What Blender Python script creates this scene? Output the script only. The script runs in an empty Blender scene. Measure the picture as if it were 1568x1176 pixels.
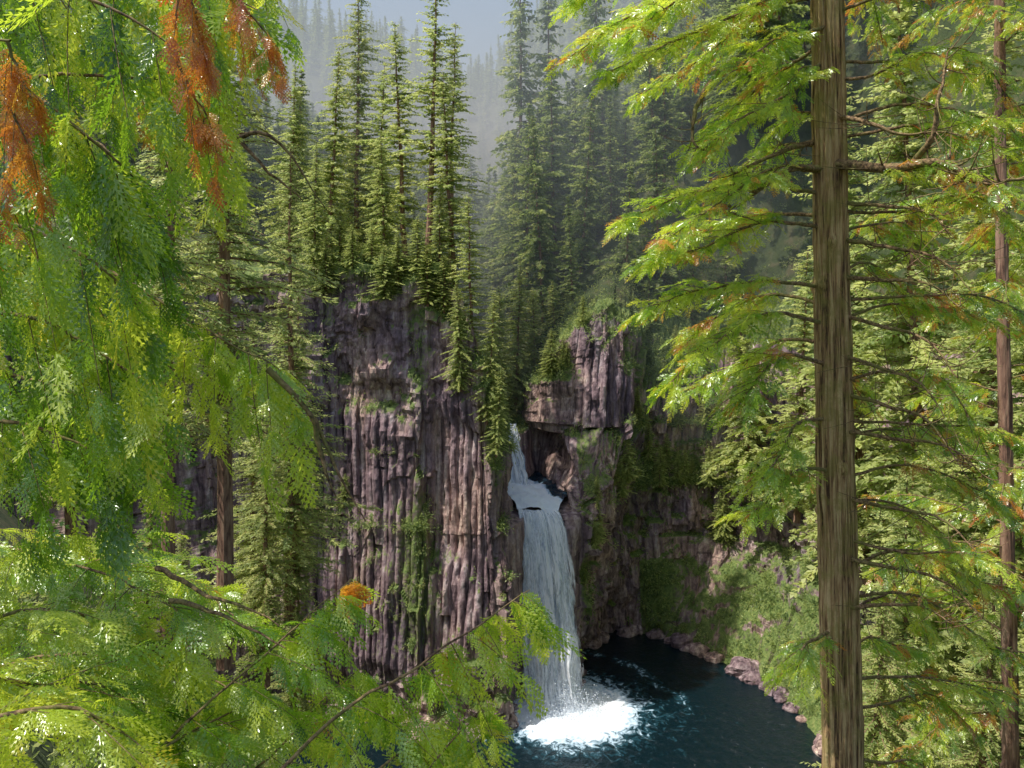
import bpy, math, numpy as np
from mathutils import Vector
rng = np.random.default_rng(7)
scene = bpy.context.scene
CAMZ = 50.0
F = 1184.0
def P(u, v, d):
    """world position for a survey sighting (bearing u, rise v) at real distance d along +Y"""
    return np.array([(u-784.0)/F*d, d, CAMZ+(450.0-v)/F*d])

# ------------------------------------------------------------ noise
def _h(i, j, k, s):
    n = (i*374761393 + j*668265263 + k*2147483647 + s*1274126177) & 0xFFFFFFFF
    n = ((n ^ (n >> 13))*1274126177) & 0xFFFFFFFF
    n = ((n ^ (n >> 15))*2246822519) & 0xFFFFFFFF
    n = n ^ (n >> 13)
    return (n & 0xFFFFFF)/float(0xFFFFFF)
def hsh(i, j=0, k=0, s=0):
    i = np.asarray(i).astype(np.int64); j = np.asarray(j).astype(np.int64); k = np.asarray(k).astype(np.int64)
    return _h(i, j, k, s)
def vn(x, y, z, s=0):
    x = np.asarray(x, float); y = np.asarray(y, float)+0*x; z = np.asarray(z, float)+0*x
    xi = np.floor(x); yi = np.floor(y); zi = np.floor(z)
    fx = x-xi; fy = y-yi; fz = z-zi
    fx = fx*fx*(3-2*fx); fy = fy*fy*(3-2*fy); fz = fz*fz*(3-2*fz)
    r = 0
    for a in (0, 1):
        for b in (0, 1):
            for c in (0, 1):
                w = (fx if a else 1-fx)*(fy if b else 1-fy)*(fz if c else 1-fz)
                r = r + w*hsh(xi+a, yi+b, zi+c, s)
    return r
def fbm(x, y, z, o=4, s=0):
    r = 0; a = 0.5; t = 0
    for i in range(o):
        r = r + a*vn(x*2**i, y*2**i, z*2**i, s+i*17); t += a; a *= 0.5
    return r/t
def sst(x, a, b):
    t = np.clip((x-a)/(b-a), 0, 1); return t*t*(3-2*t)

# ------------------------------------------------------------ mesh helper
def mk_mesh(name, V, Q, mats, attrs=None, midx=None, smooth=False, vattr=None):
    me = bpy.data.meshes.new(name)
    V = np.ascontiguousarray(V, dtype=np.float32); Q = np.ascontiguousarray(Q, dtype=np.int32)
    me.vertices.add(len(V)); me.vertices.foreach_set('co', V.ravel())
    me.loops.add(Q.size); me.loops.foreach_set('vertex_index', Q.ravel())
    me.polygons.add(len(Q))
    me.polygons.foreach_set('loop_start', np.arange(0, Q.size, 4, dtype=np.int32))
    try: me.polygons.foreach_set('loop_total', np.full(len(Q), 4, dtype=np.int32))
    except Exception: pass
    for m in mats: me.materials.append(m)
    if midx is not None: me.polygons.foreach_set('material_index', np.ascontiguousarray(midx, dtype=np.int32))
    me.polygons.foreach_set('use_smooth', np.full(len(Q), smooth, dtype=bool))
    me.update(calc_edges=True)
    if attrs:
        for k, a in attrs.items():
            at = me.attributes.new(k, 'FLOAT', 'POINT'); at.data.foreach_set('value', np.ascontiguousarray(a, dtype=np.float32))
    if vattr:
        for k, a in vattr.items():
            at = me.attributes.new(k, 'FLOAT_VECTOR', 'POINT'); at.data.foreach_set('vector', np.ascontiguousarray(a, dtype=np.float32).ravel())
    return me
def add(name, me, parent=None, loc=None):
    ob = bpy.data.objects.new(name, me); scene.collection.objects.link(ob)
    if parent: ob.parent = parent
    if loc is not None: ob.location = loc
    return ob
class Acc:
    def __init__(s): s.V = []; s.Q = []; s.T = []; s.M = []; s.n = 0
    def put(s, V, Q, t, m=0):
        s.V.append(V); s.Q.append(Q+s.n); s.T.append(np.zeros(len(V))+t); s.M.append(np.full(len(Q), m)); s.n += len(V)
    def mesh(s, name, mats, smooth=False):
        return mk_mesh(name, np.concatenate(s.V), np.concatenate(s.Q), mats, {'tint': np.concatenate(s.T)}, np.concatenate(s.M), smooth)
def gridq(nu, nv, wrap=False):
    i = np.arange(nu-1)[:, None]
    if wrap:
        j = np.arange(nv)[None, :]; j2 = (j+1) % nv
    else:
        j = np.arange(nv-1)[None, :]; j2 = j+1
    return np.stack([i*nv+j, i*nv+j2, (i+1)*nv+j2, (i+1)*nv+j], -1).reshape(-1, 4)
def tube(acc, pts, rad, sides=5, t=0.3, m=0):
    pts = np.asarray(pts, float); n = len(pts); rad = np.zeros(n)+rad
    T = np.gradient(pts, axis=0); T /= np.linalg.norm(T, axis=1)[:, None]+1e-9
    ref = np.array([0.13, 0.2, 1.0]) if abs(T[:, 2]).mean() < 0.8 else np.array([1.0, 0.1, 0.05])
    A = np.cross(T, ref); A /= np.linalg.norm(A, axis=1)[:, None]+1e-9
    B = np.cross(T, A)
    th = np.arange(sides)/sides*2*np.pi
    V = pts[:, None, :]+rad[:, None, None]*(np.cos(th)[None, :, None]*A[:, None, :]+np.sin(th)[None, :, None]*B[:, None, :])
    acc.put(V.reshape(-1, 3), gridq(n, sides, True), t, m)
def smoothline(ctrl, n):
    c = np.asarray(ctrl, float); c = np.vstack([2*c[0]-c[1], c, 2*c[-1]-c[-2]])
    k = len(c)-3; t = np.linspace(0, k-1e-6, n); i = t.astype(int); f = (t-i)[:, None]
    p0, p1, p2, p3 = c[i], c[i+1], c[i+2], c[i+3]
    return 0.5*((2*p1)+(-p0+p2)*f+(2*p0-5*p1+4*p2-p3)*f*f+(-p0+3*p1-3*p2+p3)*f**3)
def nrm(a):
    a = np.asarray(a, float); return a/(np.linalg.norm(a, axis=-1, keepdims=True)+1e-9)

# ------------------------------------------------------------ materials
def newmat(name):
    m = bpy.data.materials.new(name); m.use_nodes = True; nt = m.node_tree; nt.nodes.clear()
    return m, nt, nt.nodes, nt.links
def ramp(N, stops, interp='LINEAR'):
    r = N.new('ShaderNodeValToRGB'); e = r.color_ramp.elements; r.color_ramp.interpolation = interp
    while len(e) < len(stops): e.new(0.5)
    for el, (p, c) in zip(e, stops): el.position = p; el.color = (*c, 1)
    return r
def leafmat(name, dstops, tstops, mix=0.5, gloss=0.06, rough=0.4, nscale=1.5):
    m, nt, N, L = newmat(name)
    out = N.new('ShaderNodeOutputMaterial'); at = N.new('ShaderNodeAttribute'); at.attribute_name = 'tint'
    oi = N.new('ShaderNodeObjectInfo')
    nz = N.new('ShaderNodeTexNoise'); nz.inputs['Scale'].default_value = nscale; nz.inputs['Detail'].default_value = 3
    tc = N.new('ShaderNodeTexCoord'); L.new(tc.outputs['Object'], nz.inputs['Vector'])
    ma = N.new('ShaderNodeMath'); ma.operation = 'MULTIPLY_ADD'; ma.inputs[1].default_value = 0.25; ma.inputs[2].default_value = -0.125
    L.new(nz.outputs['Fac'], ma.inputs[0])
    mb = N.new('ShaderNodeMath'); mb.operation = 'ADD'; L.new(at.outputs['Fac'], mb.inputs[0]); L.new(ma.outputs[0], mb.inputs[1])
    mo = N.new('ShaderNodeMath'); mo.operation = 'MULTIPLY_ADD'; mo.inputs[1].default_value = 0.06
    L.new(oi.outputs['Random'], mo.inputs[0]); L.new(mb.outputs[0], mo.inputs[2])
    r1 = ramp(N, dstops); r2 = ramp(N, tstops); L.new(mo.outputs[0], r1.inputs[0]); L.new(mo.outputs[0], r2.inputs[0])
    d = N.new('ShaderNodeBsdfDiffuse'); t = N.new('ShaderNodeBsdfTranslucent'); g = N.new('ShaderNodeBsdfGlossy')
    g.inputs['Roughness'].default_value = rough; g.inputs['Color'].default_value = (0.9, 0.95, 0.9, 1)
    L.new(r1.outputs[0], d.inputs[0]); L.new(r2.outputs[0], t.inputs[0])
    mx = N.new('ShaderNodeMixShader'); mx.inputs[0].default_value = mix
    L.new(d.outputs[0], mx.inputs[1]); L.new(t.outputs[0], mx.inputs[2])
    m2 = N.new('ShaderNodeMixShader'); m2.inputs[0].default_value = gloss
    L.new(mx.outputs[0], m2.inputs[1]); L.new(g.outputs[0], m2.inputs[2]); L.new(m2.outputs[0], out.inputs[0])
    return m
cedar_mat = leafmat('cedar_foliage',
    [(0.0, (0.04, 0.10, 0.014)), (0.38, (0.19, 0.33, 0.03)), (0.74, (0.60, 0.68, 0.08)), (0.86, (0.72, 0.40, 0.06)), (1.0, (0.52, 0.17, 0.04))],
    [(0.0, (0.13, 0.30, 0.02)), (0.38, (0.50, 0.78, 0.04)), (0.74, (0.92, 0.97, 0.10)), (0.86, (0.92, 0.52, 0.06)), (1.0, (0.74, 0.24, 0.04))], 0.58, 0.075, 0.30)
fir_mat = leafmat('fir_foliage',
    [(0.0, (0.055, 0.10, 0.045)), (0.5, (0.21, 0.28, 0.10)), (1.0, (0.54, 0.57, 0.21))],
    [(0.0, (0.16, 0.25, 0.08)), (0.5, (0.46, 0.58, 0.16)), (1.0, (0.80, 0.84, 0.30))], 0.52, 0.03, 0.5, 0.3)

def barkmat(name, c1, c2, c3, sx=18, sz=1.2, bump=0.6, moss=None, mossf=.45):
    m, nt, N, L = newmat(name)
    out = N.new('ShaderNodeOutputMaterial'); b = N.new('ShaderNodeBsdfPrincipled'); b.inputs['Roughness'].default_value = 0.9
    tc = N.new('ShaderNodeTexCoord'); mp = N.new('ShaderNodeMapping'); mp.inputs['Scale'].default_value = (sx, sx, sz)
    L.new(tc.outputs['Object'], mp.inputs[0])
    n1 = N.new('ShaderNodeTexNoise'); n1.inputs['Scale'].default_value = 1; n1.inputs['Detail'].default_value = 8; n1.inputs['Roughness'].default_value = 0.7; n1.inputs['Distortion'].default_value = 0.1
    L.new(mp.outputs[0], n1.inputs['Vector'])
    n2 = N.new('ShaderNodeTexNoise'); n2.inputs['Scale'].default_value = 3.5; n2.inputs['Detail'].default_value = 9; n2.inputs['Roughness'].default_value = 0.75; L.new(tc.outputs['Object'], n2.inputs['Vector'])
    r = ramp(N, [(0.40, c1), (0.48, c2), (0.60, c3)]); L.new(n1.outputs['Fac'], r.inputs[0])
    mx = N.new('ShaderNodeMix'); mx.data_type = 'RGBA'; mx.blend_type = 'MIX'
    rr = ramp(N, [(0.47, (0, 0, 0)), (0.58, (1, 1, 1))]); L.new(n2.outputs['Fac'], rr.inputs[0])
    mm = N.new('ShaderNodeMath'); mm.operation = 'MULTIPLY'; mm.inputs[1].default_value = mossf; L.new(rr.outputs[0], mm.inputs[0])
    L.new(mm.outputs[0], mx.inputs[0]); L.new(r.outputs[0], mx.inputs[6]); mx.inputs[7].default_value = (*(moss or c2), 1)
    L.new(mx.outputs[2], b.inputs['Base Color'])
    bp = N.new('ShaderNodeBump'); bp.inputs['Strength'].default_value = bump; bp.inputs['Distance'].default_value = 0.03
    L.new(n1.outputs['Fac'], bp.inputs['Height']); L.new(bp.outputs[0], b.inputs['Normal']); L.new(b.outputs[0], out.inputs[0])
    return m
cedar_bark = barkmat('cedar_bark', (0.07, 0.035, 0.016), (0.37, 0.22, 0.10), (0.62, 0.45, 0.23), 24, 1.0, 1.0, (0.27, 0.23, 0.055), .6)
fir_bark = barkmat('fir_bark', (0.08, 0.04, 0.03), (0.24, 0.13, 0.09), (0.36, 0.23, 0.16), 8, 1.2, 0.6)
twig_mat = barkmat('twig_bark', (0.05, 0.032, 0.018), (0.17, 0.10, 0.05), (0.34, 0.23, 0.12), 30, 30, 0.3, (0.16, 0.17, 0.035), .7)

def rockmat():
    m, nt, N, L = newmat('basalt_rock')
    out = N.new('ShaderNodeOutputMaterial'); b = N.new('ShaderNodeBsdfPrincipled'); b.inputs['Roughness'].default_value = 0.85
    tc = N.new('ShaderNodeTexCoord')
    def noise(sc, det=6, rough=0.6):
        mp = N.new('ShaderNodeMapping'); mp.inputs['Scale'].default_value = sc; L.new(tc.outputs['Object'], mp.inputs[0])
        n = N.new('ShaderNodeTexNoise'); n.inputs['Scale'].default_value = 1; n.inputs['Detail'].default_value = det; n.inputs['Roughness'].default_value = rough
        L.new(mp.outputs[0], n.inputs['Vector']); return n
    a = noise((1.2, 1.2, 0.09), 8, .65); c = noise((0.12, 0.12, 0.07), 5); e = noise((2.5, 2.5, 2.0), 8, 0.7)
    r1 = ramp(N, [(0.37, (0.085, 0.06, 0.065)), (0.47, (0.28, 0.205, 0.215)), (0.56, (0.42, 0.335, 0.33)), (0.68, (0.68, 0.62, 0.58))]); L.new(a.outputs['Fac'], r1.inputs[0])
    r2 = ramp(N, [(0.36, (0.50, 0.45, 0.54)), (0.48, (0.97, 0.87, 0.90)), (0.60, (1.25, 1.10, 0.92))]); L.new(c.outputs['Fac'], r2.inputs[0])
    mu = N.new('ShaderNodeMix'); mu.data_type = 'RGBA'; mu.blend_type = 'MULTIPLY'; mu.inputs[0].default_value = 1
    L.new(r1.outputs[0], mu.inputs[6]); L.new(r2.outputs[0], mu.inputs[7])
    r3 = ramp(N, [(0.35, (0.6, 0.6, 0.6)), (0.6, (1.1, 1.1, 1.1))]); L.new(e.outputs['Fac'], r3.inputs[0])
    mu2 = N.new('ShaderNodeMix'); mu2.data_type = 'RGBA'; mu2.blend_type = 'MULTIPLY'; mu2.inputs[0].default_value = 1
    L.new(mu.outputs[2], mu2.inputs[6]); L.new(r3.outputs[0], mu2.inputs[7])
    at = N.new('ShaderNodeAttribute'); at.attribute_name = 'moss'
    ad = N.new('ShaderNodeMath'); ad.operation = 'ADD'; L.new(at.outputs['Fac'], ad.inputs[0])
    s2 = N.new('ShaderNodeMath'); s2.operation = 'MULTIPLY_ADD'; s2.inputs[1].default_value = 1.4; s2.inputs[2].default_value = -0.7; L.new(e.outputs['Fac'], s2.inputs[0])
    L.new(s2.outputs[0], ad.inputs[1])
    rm = ramp(N, [(0.36, (0, 0, 0)), (0.62, (1, 1, 1))]); L.new(ad.outputs[0], rm.inputs[0])
    rg = ramp(N, [(0.3, (0.05, 0.08, 0.025)), (0.5, (0.13, 0.19, 0.045)), (0.7, (0.28, 0.29, 0.10))]); L.new(e.outputs['Fac'], rg.inputs[0])
    mx = N.new('ShaderNodeMix'); mx.data_type = 'RGBA'; L.new(rm.outputs[0], mx.inputs[0]); L.new(mu2.outputs[2], mx.inputs[6]); L.new(rg.outputs[0], mx.inputs[7])
    L.new(mx.outputs[2], b.inputs['Base Color'])
    bp = N.new('ShaderNodeBump'); bp.inputs['Strength'].default_value = 0.9; bp.inputs['Distance'].default_value = 0.25
    L.new(e.outputs['Fac'], bp.inputs['Height']); L.new(bp.outputs[0], b.inputs['Normal']); L.new(b.outputs[0], out.inputs[0])
    return m
rock = rockmat()
def groundmat():
    m, nt, N, L = newmat('forest_floor')
    out = N.new('ShaderNodeOutputMaterial'); b = N.new('ShaderNodeBsdfPrincipled'); b.inputs['Roughness'].default_value = 0.95
    tc = N.new('ShaderNodeTexCoord'); n = N.new('ShaderNodeTexNoise'); n.inputs['Scale'].default_value = 0.35; n.inputs['Detail'].default_value = 9; n.inputs['Roughness'].default_value = 0.7
    L.new(tc.outputs['Object'], n.inputs['Vector'])
    r = ramp(N, [(0.35, (0.025, 0.04, 0.015)), (0.5, (0.05, 0.075, 0.022)), (0.65, (0.11, 0.10, 0.05))]); L.new(n.outputs['Fac'], r.inputs[0]); L.new(r.outputs[0], b.inputs['Base Color'])
    bp = N.new('ShaderNodeBump'); bp.inputs['Distance'].default_value = 0.5; L.new(n.outputs['Fac'], bp.inputs['Height']); L.new(bp.outputs[0], b.inputs['Normal'])
    L.new(b.outputs[0], out.inputs[0]); return m
ground_mat = groundmat()
def poolmat(name, base=(0.002, 0.012, 0.018)):
    m, nt, N, L = newmat(name)
    out = N.new('ShaderNodeOutputMaterial'); b = N.new('ShaderNodeBsdfPrincipled'); b.inputs['Roughness'].default_value = 0.12
    tc = N.new('ShaderNodeTexCoord')
    n = N.new('ShaderNodeTexNoise'); n.inputs['Scale'].default_value = 0.9; n.inputs['Detail'].default_value = 8; n.inputs['Roughness'].default_value = 0.65; n.inputs['Distortion'].default_value = 1.2
    L.new(tc.outputs['Object'], n.inputs['Vector'])
    at = N.new('ShaderNodeAttribute'); at.attribute_name = 'foam'
    s = N.new('ShaderNodeMath'); s.operation = 'MULTIPLY_ADD'; s.inputs[1].default_value = 1.3; s.inputs[2].default_value = -0.65; L.new(n.outputs['Fac'], s.inputs[0])
    a = N.new('ShaderNodeMath'); a.operation = 'ADD'; L.new(at.outputs['Fac'], a.inputs[0]); L.new(s.outputs[0], a.inputs[1])
    rc = ramp(N, [(0.22, base), (0.40, (0.018, 0.065, 0.09)), (0.54, (0.48, 0.64, 0.78)), (0.72, (0.88, 0.93, 0.98))]); L.new(a.outputs[0], rc.inputs[0])
    rr = ramp(N, [(0.35, (0.1, 0.1, 0.1)), (0.6, (0.7, 0.7, 0.7))]); L.new(a.outputs[0], rr.inputs[0])
    L.new(rc.outputs[0], b.inputs['Base Color']); L.new(rr.outputs[0], b.inputs['Roughness'])
    n3 = N.new('ShaderNodeTexNoise'); n3.inputs['Scale'].default_value = 2.2; n3.inputs['Detail'].default_value = 5; L.new(tc.outputs['Object'], n3.inputs['Vector'])
    bp = N.new('ShaderNodeBump'); bp.inputs['Strength'].default_value = 0.7; bp.inputs['Distance'].default_value = 0.35; L.new(n.outputs['Fac'], bp.inputs['Height'])
    bp2 = N.new('ShaderNodeBump'); bp2.inputs['Strength'].default_value = 0.5; bp2.inputs['Distance'].default_value = 0.15; L.new(n3.outputs['Fac'], bp2.inputs['Height']); L.new(bp.outputs[0], bp2.inputs['Normal']); L.new(bp2.outputs[0], b.inputs['Normal'])
    L.new(b.outputs[0], out.inputs[0]); return m
def fallmat():
    m, nt, N, L = newmat('falling_water')
    out = N.new('ShaderNodeOutputMaterial'); at = N.new('ShaderNodeAttribute'); at.attribute_name = 'flow'
    mp = N.new('ShaderNodeMapping'); mp.inputs['Scale'].default_value = (2.2, 0.20, 1); L.new(at.outputs['Vector'], mp.inputs[0])
    n = N.new('ShaderNodeTexNoise'); n.inputs['Scale'].default_value = 1; n.inputs['Detail'].default_value = 8; n.inputs['Roughness'].default_value = 0.7; n.inputs['Distortion'].default_value = .3
    L.new(mp.outputs[0], n.inputs['Vector'])
    r = ramp(N, [(0.34, (0.40, 0.55, 0.78)), (0.46, (0.86, 0.92, 0.99)), (0.56, (0.97, 0.98, 1.0))]); L.new(n.outputs['Fac'], r.inputs[0])
    al = N.new('ShaderNodeAttribute'); al.attribute_name = 'tint'
    s = N.new('ShaderNodeMath'); s.operation = 'ADD'; L.new(n.outputs['Fac'], s.inputs[0]); L.new(al.outputs['Fac'], s.inputs[1])
    ra = ramp(N, [(0.42, (0, 0, 0)), (0.56, (1, 1, 1))]); L.new(s.outputs[0], ra.inputs[0])
    d = N.new('ShaderNodeBsdfDiffuse'); L.new(r.outputs[0], d.inputs[0]); t = N.new('ShaderNodeBsdfTranslucent'); L.new(r.outputs[0], t.inputs[0])
    mx = N.new('ShaderNodeMixShader'); mx.inputs[0].default_value = 0.2; L.new(d.outputs[0], mx.inputs[1]); L.new(t.outputs[0], mx.inputs[2])
    tr = N.new('ShaderNodeBsdfTransparent'); m2 = N.new('ShaderNodeMixShader'); L.new(ra.outputs[0], m2.inputs[0]); L.new(tr.outputs[0], m2.inputs[1]); L.new(mx.outputs[0], m2.inputs[2])
    L.new(m2.outputs[0], out.inputs[0]); return m
fall_mat = fallmat()

# ------------------------------------------------------------ terrain
def hz(X, Y):
    v = X+0.05*Y
    h = 41+0.04*np.maximum(Y-110, 0)
    h = h+np.minimum(1.0*np.maximum(v-6, 0), 80)+np.minimum(0.6*np.maximum(-v-3, 0), 13)+np.minimum(0.3*np.maximum(-v-23, 0), 50)
    h = h+sst(Y, 260, 640)*150
    return h+3*(fbm(X*0.03, Y*0.03, 0, 3, 5)-0.5)
def gz(X, Y):
    h = 46.3-0.80*np.clip(Y+1, 0, 200)+0.95*np.maximum(-X-4, 0)+0.80*np.maximum(X-12, 0)
    h = np.minimum(h, 46.3+0.12*np.abs(X)); far = sst(np.hypot(X, Y-60), 90, 130)
    h = np.maximum(h, -5)
    return h*(1-far)-5*far+1.2*(fbm(X*0.1, Y*0.1, 0, 3, 9)-0.5)
Zr = [-3, 7, 14, 21.7, 22.3, 30, 30.6]
K = []
def C(rows, ztop):
    zs = Zr+[0.5*(30.6+ztop), ztop]
    K.append([(x, y, z) for (x, y), z in zip(rows, zs)])
def wall(x, y, ztop, sx, sy):
    C([(x+sx*f, y+sy*f) for f in (0, .15, .3, .45, .5, .7, .72, .85, 1)], ztop)
wall(-95, 30, 46, -12, 4); wall(-60, 72, 50, -8, 6); wall(-34, 88, 54, -4, 6); wall(-22, 91, 54, -1.5, 6)
wall(-10, 89.5, 53, -.5, 6); wall(-2.0, 88.5, 42, -1.5, 4)
C([(0.4, 93), (0.5, 93.5), (0.6, 94), (0.4, 94.5), (-1.4, 95), (-1.8, 96), (-1.9, 96), (-2.2, 97), (-3, 98)], 40)
C([(1.6, 98)]*4+[(-1.3, 101), (-2, 102), (-2.2, 102.5), (-2.6, 103), (-3.5, 104)], 39)
C([(2.8, 98.6)]*4+[(-2.6, 106), (-2.8, 108), (-4, 114), (-5, 117), (-6, 119)], 39)
C([(4, 98.6)]*4+[(-1.2, 110.5), (-1.2, 111.5), (-3, 128), (-3.2, 131), (-3.5, 134)], 39)
C([(5.2, 98.6)]*4+[(1.6, 111.5), (1.2, 112), (0.5, 128), (0.8, 131), (0.8, 134)], 39)
C([(6.4, 98.5)]*4+[(4.0, 118.5), (3.6, 119), (2.4, 117), (2.8, 117), (3.6, 118)], 42)
C([(7.3, 98.0)]*4+[(7.4, 105.0), (8.2, 116), (5.8, 112.4), (6.6, 113.0), (7.6, 113.6)], 45.5)
C([(9.0, 101), (8.8, 100.5), (8.6, 99.5), (8.4, 99.2), (8.2, 100.8), (10.3, 110), (10.0, 110.6), (10.5, 111.6), (11.2, 112.5)], 47.5)
C([(11, 109), (11, 107), (11, 104.5), (11.3, 103.0), (11.8, 104), (14.5, 110.5), (14.8, 111.5), (15.2, 113), (16, 115)], 46)
C([(17, 115), (17.5, 114.5), (17, 113), (17, 112.5), (17.6, 113.6), (19, 117), (19.3, 117.5), (20, 120), (21, 122)], 42)
C([(23, 109), (27, 113), (28, 116), (27.5, 116), (28, 116.8), (29, 119), (29.5, 120), (30.5, 122), (32, 125)], 41)
C([(28, 101), (34, 106), (38, 110), (38, 110.5), (38.4, 111), (40, 113), (40.4, 113.4), (41.5, 115), (43, 117)], 41)
C([(31, 91), (38, 94), (43, 97), (44, 98), (44.3, 98.3), (46, 99.5), (46.3, 99.8), (48, 101), (50, 102)], 42)
C([(32.5, 80), (41, 82), (46, 84), (48, 85), (48.3, 85.2), (50, 86), (50.3, 86.2), (52, 87), (55, 88)], 44)
C([(36, 62), (46, 64), (52, 66), (54, 67), (54.4, 67.2), (56, 68), (56.4, 68.3), (58, 69), (61, 70)], 46)
C([(50, 30), (58, 31), (64, 32), (67, 33), (67.4, 33), (70, 34), (70.3, 34), (72, 34.5), (76, 35)], 48)
K = np.array(K)
nk = len(K)
fr = [0.008, 0.02, 0.04, 0.07, 0.12, 0.2, 0.32, 0.5, 0.75, 1.0]
ang = np.interp(np.arange(nk), [0, 3, 6, 9, 13, 16, 19, nk-1], np.radians([178, 140, 112, 96, 84, 60, 25, -8]))
far = np.stack([760*np.cos(ang), 60+760*np.sin(ang)], -1)
backs = []
for f in fr:
    xy = K[:, 8, :2]*(1-f)+far*f
    dd = np.linalg.norm(xy-K[:, 8, :2], axis=1); w = np.clip(dd/22, 0, 1)
    z = K[:, 8, 2]*(1-w)+hz(xy[:, 0], xy[:, 1])*w
    backs.append(np.column_stack([xy, z]))
full = np.concatenate([K, np.stack(backs, 1)], 1)
nr = full.shape[1]
us = []
for k in range(nk-1):
    ln = max(np.linalg.norm(K[k+1, 3, :2]-K[k, 3, :2]), np.linalg.norm(K[k+1, 5, :2]-K[k, 5, :2]))
    vis = 2 <= k <= 18
    n = int(max(4, ln/(0.17 if vis else 1.2)))
    us += list(k+np.arange(n)/n)
us = np.array(us+[nk-1-1e-6])
c = np.concatenate([[2*full[0]-full[1]], full, [2*full[-1]-full[-2]]])
i = us.astype(int); f = (us-i)[:, None, None]
p0, p1, p2, p3 = c[i], c[i+1], c[i+2], c[i+3]
S = 0.5*((2*p1)+(-p0+p2)*f+(2*p0-5*p1+4*p2-p3)*f*f+(-p0+3*p1-3*p2+p3)*f**3)
vs = []; cnt = [30, 28, 30, 12, 30, 10, 22, 26]+[8]*10
for r in range(nr-1): vs += list(r+np.arange(cnt[r])/cnt[r])
vs = np.array(vs+[nr-1-1e-6]); j = vs.astype(int); g = (vs-j)[None, :, None]
S = S[:, j]*(1-g)+S[:, np.minimum(j+1, nr-1)]*g
back = (vs > 8)[None, :]
hh = hz(S[..., 0], S[..., 1])
ddx = np.linalg.norm(S[:, :, :2]-S[:, np.argmax(vs >= 8), :2][:, None], axis=2)
S[..., 2] = np.where(back, S[..., 2]*(1-sst(ddx, 15, 40))+hh*sst(ddx, 15, 40), S[..., 2])
arc = np.concatenate([[0], np.cumsum(np.linalg.norm(np.diff(S[:, 60, :2], axis=0), axis=1))])
# broken, uneven rim: the top of the wall rises and falls along its length
rimw = np.clip((vs-7.0), 0, 1)[None, :]*np.where(back, np.clip(1-ddx/14, 0, 1), 1)
cellr = np.floor(arc/2.6+1.5*vn(arc*.3, 0*arc, 0, 90))
rim = (9*(fbm(arc*0.11, 0*arc, 0, 4, 91)-.55)+2.6*(hsh(cellr, 0, 0, 92)-.5))*np.where(S[:, 60, 0] < 14, 1, .6)
S[..., 2] += rimw*rim[:, None]
Tu = np.gradient(S, axis=0); Tv = np.gradient(S, axis=1)
Nn = np.cross(Tu, Tv); Nn = nrm(Nn)
U = arc[:, None]+0*S[..., 0]; Z = S[..., 2]; X = S[..., 0]; Y = S[..., 1]
cen = np.array([8.0, 60.0, 60.0])
sgn = np.sign(np.sum(Nn*(cen-S), axis=2))
sgn = np.sign(np.median(sgn[:, :60])); Nn = Nn*sgn
wob = fbm(U*0.12, Z*0.03, 0, 3, 3)
uu = U/0.95+2.0*wob+0.35*fbm(U*.6, Z*.25, 0, 2, 77); cell = np.floor(uu); ff = uu-cell
prof = np.sqrt(np.clip(1-(2*np.abs(ff-0.5))**2.0, 0, 1))
hcell = 9+18*hsh(cell, 0, 0, 11); lay = np.floor(Z/hcell+hsh(cell, 1, 0, 12)*3)
colr = hsh(cell, lay, 0, 13)
uu2 = uu/5.0+.7*(fbm(U*.25, Z*.1, 0, 3, 78)-.5)
grp = np.floor(uu2); grl = np.floor(Z/14+hsh(grp, 3, 0, 14)*3+.5*vn(U*.4, Z*.2, 0, 79)); gr = hsh(grp, grl, 0, 15)
dcol = 0.60*prof+0.95*(colr-0.5)+2.3*(gr-0.5)
bx = np.floor(U/1.9+1.6*wob+.6*vn(U*.7, Z*.5, 0, 80)); bl = np.floor(Z/1.8+hsh(bx, 5, 0, 16)*2+1.8*vn(U*0.3, Z*0.3, 0, 18)); dblk = 1.3*(hsh(bx, bl, 0, 17)-0.5)+3.0*(fbm(U*0.35, Z*0.35, 0, 5, 19)-0.5)
colmask = sst(Z, 41, 33)*(1-0.7*sst(Z, 9, 3))
colmask = np.where(X > 7, sst(Z, 24, 30)*0.9, colmask)
colmask = np.clip(colmask+1.4*(fbm(U*0.09, Z*0.09, 3, 3, 20)-0.55), 0, 1)
big = 7.0*(fbm(U*0.06, Z*0.04, 0, 4, 21)-0.5)+1.4*(fbm(U*0.5, Z*0.3, 0, 4, 23)-0.5)
disp = (dcol*colmask+dblk*(1-colmask))+big
lowflat = 1-0.9*sst(Nn[..., 2], 0.6, 0.9)
slopey = np.where((X > 20) & (Z < 14), 0.45, 1.0)
fade = np.where(back, np.clip(1-ddx/8, 0, 1), 1)
chan = np.where((X > -0.5) & (X < 8.5) & (Y > 92) & (Z < 23), 0.35, 1.0)
chan = np.where((X > -4) & (X < 9) & (Y > 99) & (Z > 22) & (Z < 31), 0.5, chan)
S2 = S+Nn*(disp*lowflat*slopey*fade*chan)[..., None]
nzr = np.cross(np.gradient(S2, axis=0), np.gradient(S2, axis=1)); nzr = nrm(nzr)*sgn
X2, Y2, Z2 = S2[..., 0], S2[..., 1], S2[..., 2]
moss = 0.05+0.75*sst(nzr[..., 2], 0.25, 0.7)+1.15*(fbm(X2*0.14, Y2*0.14, Z2*0.05, 4, 31)-0.5)
def blob(px, py, sx, sy, amp, d=95.0):
    q = P(px, py, d); return amp*np.exp(-((X2-q[0])/(sx/F*d))**2-((Z2-q[2])/(sy/F*d))**2)
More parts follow.
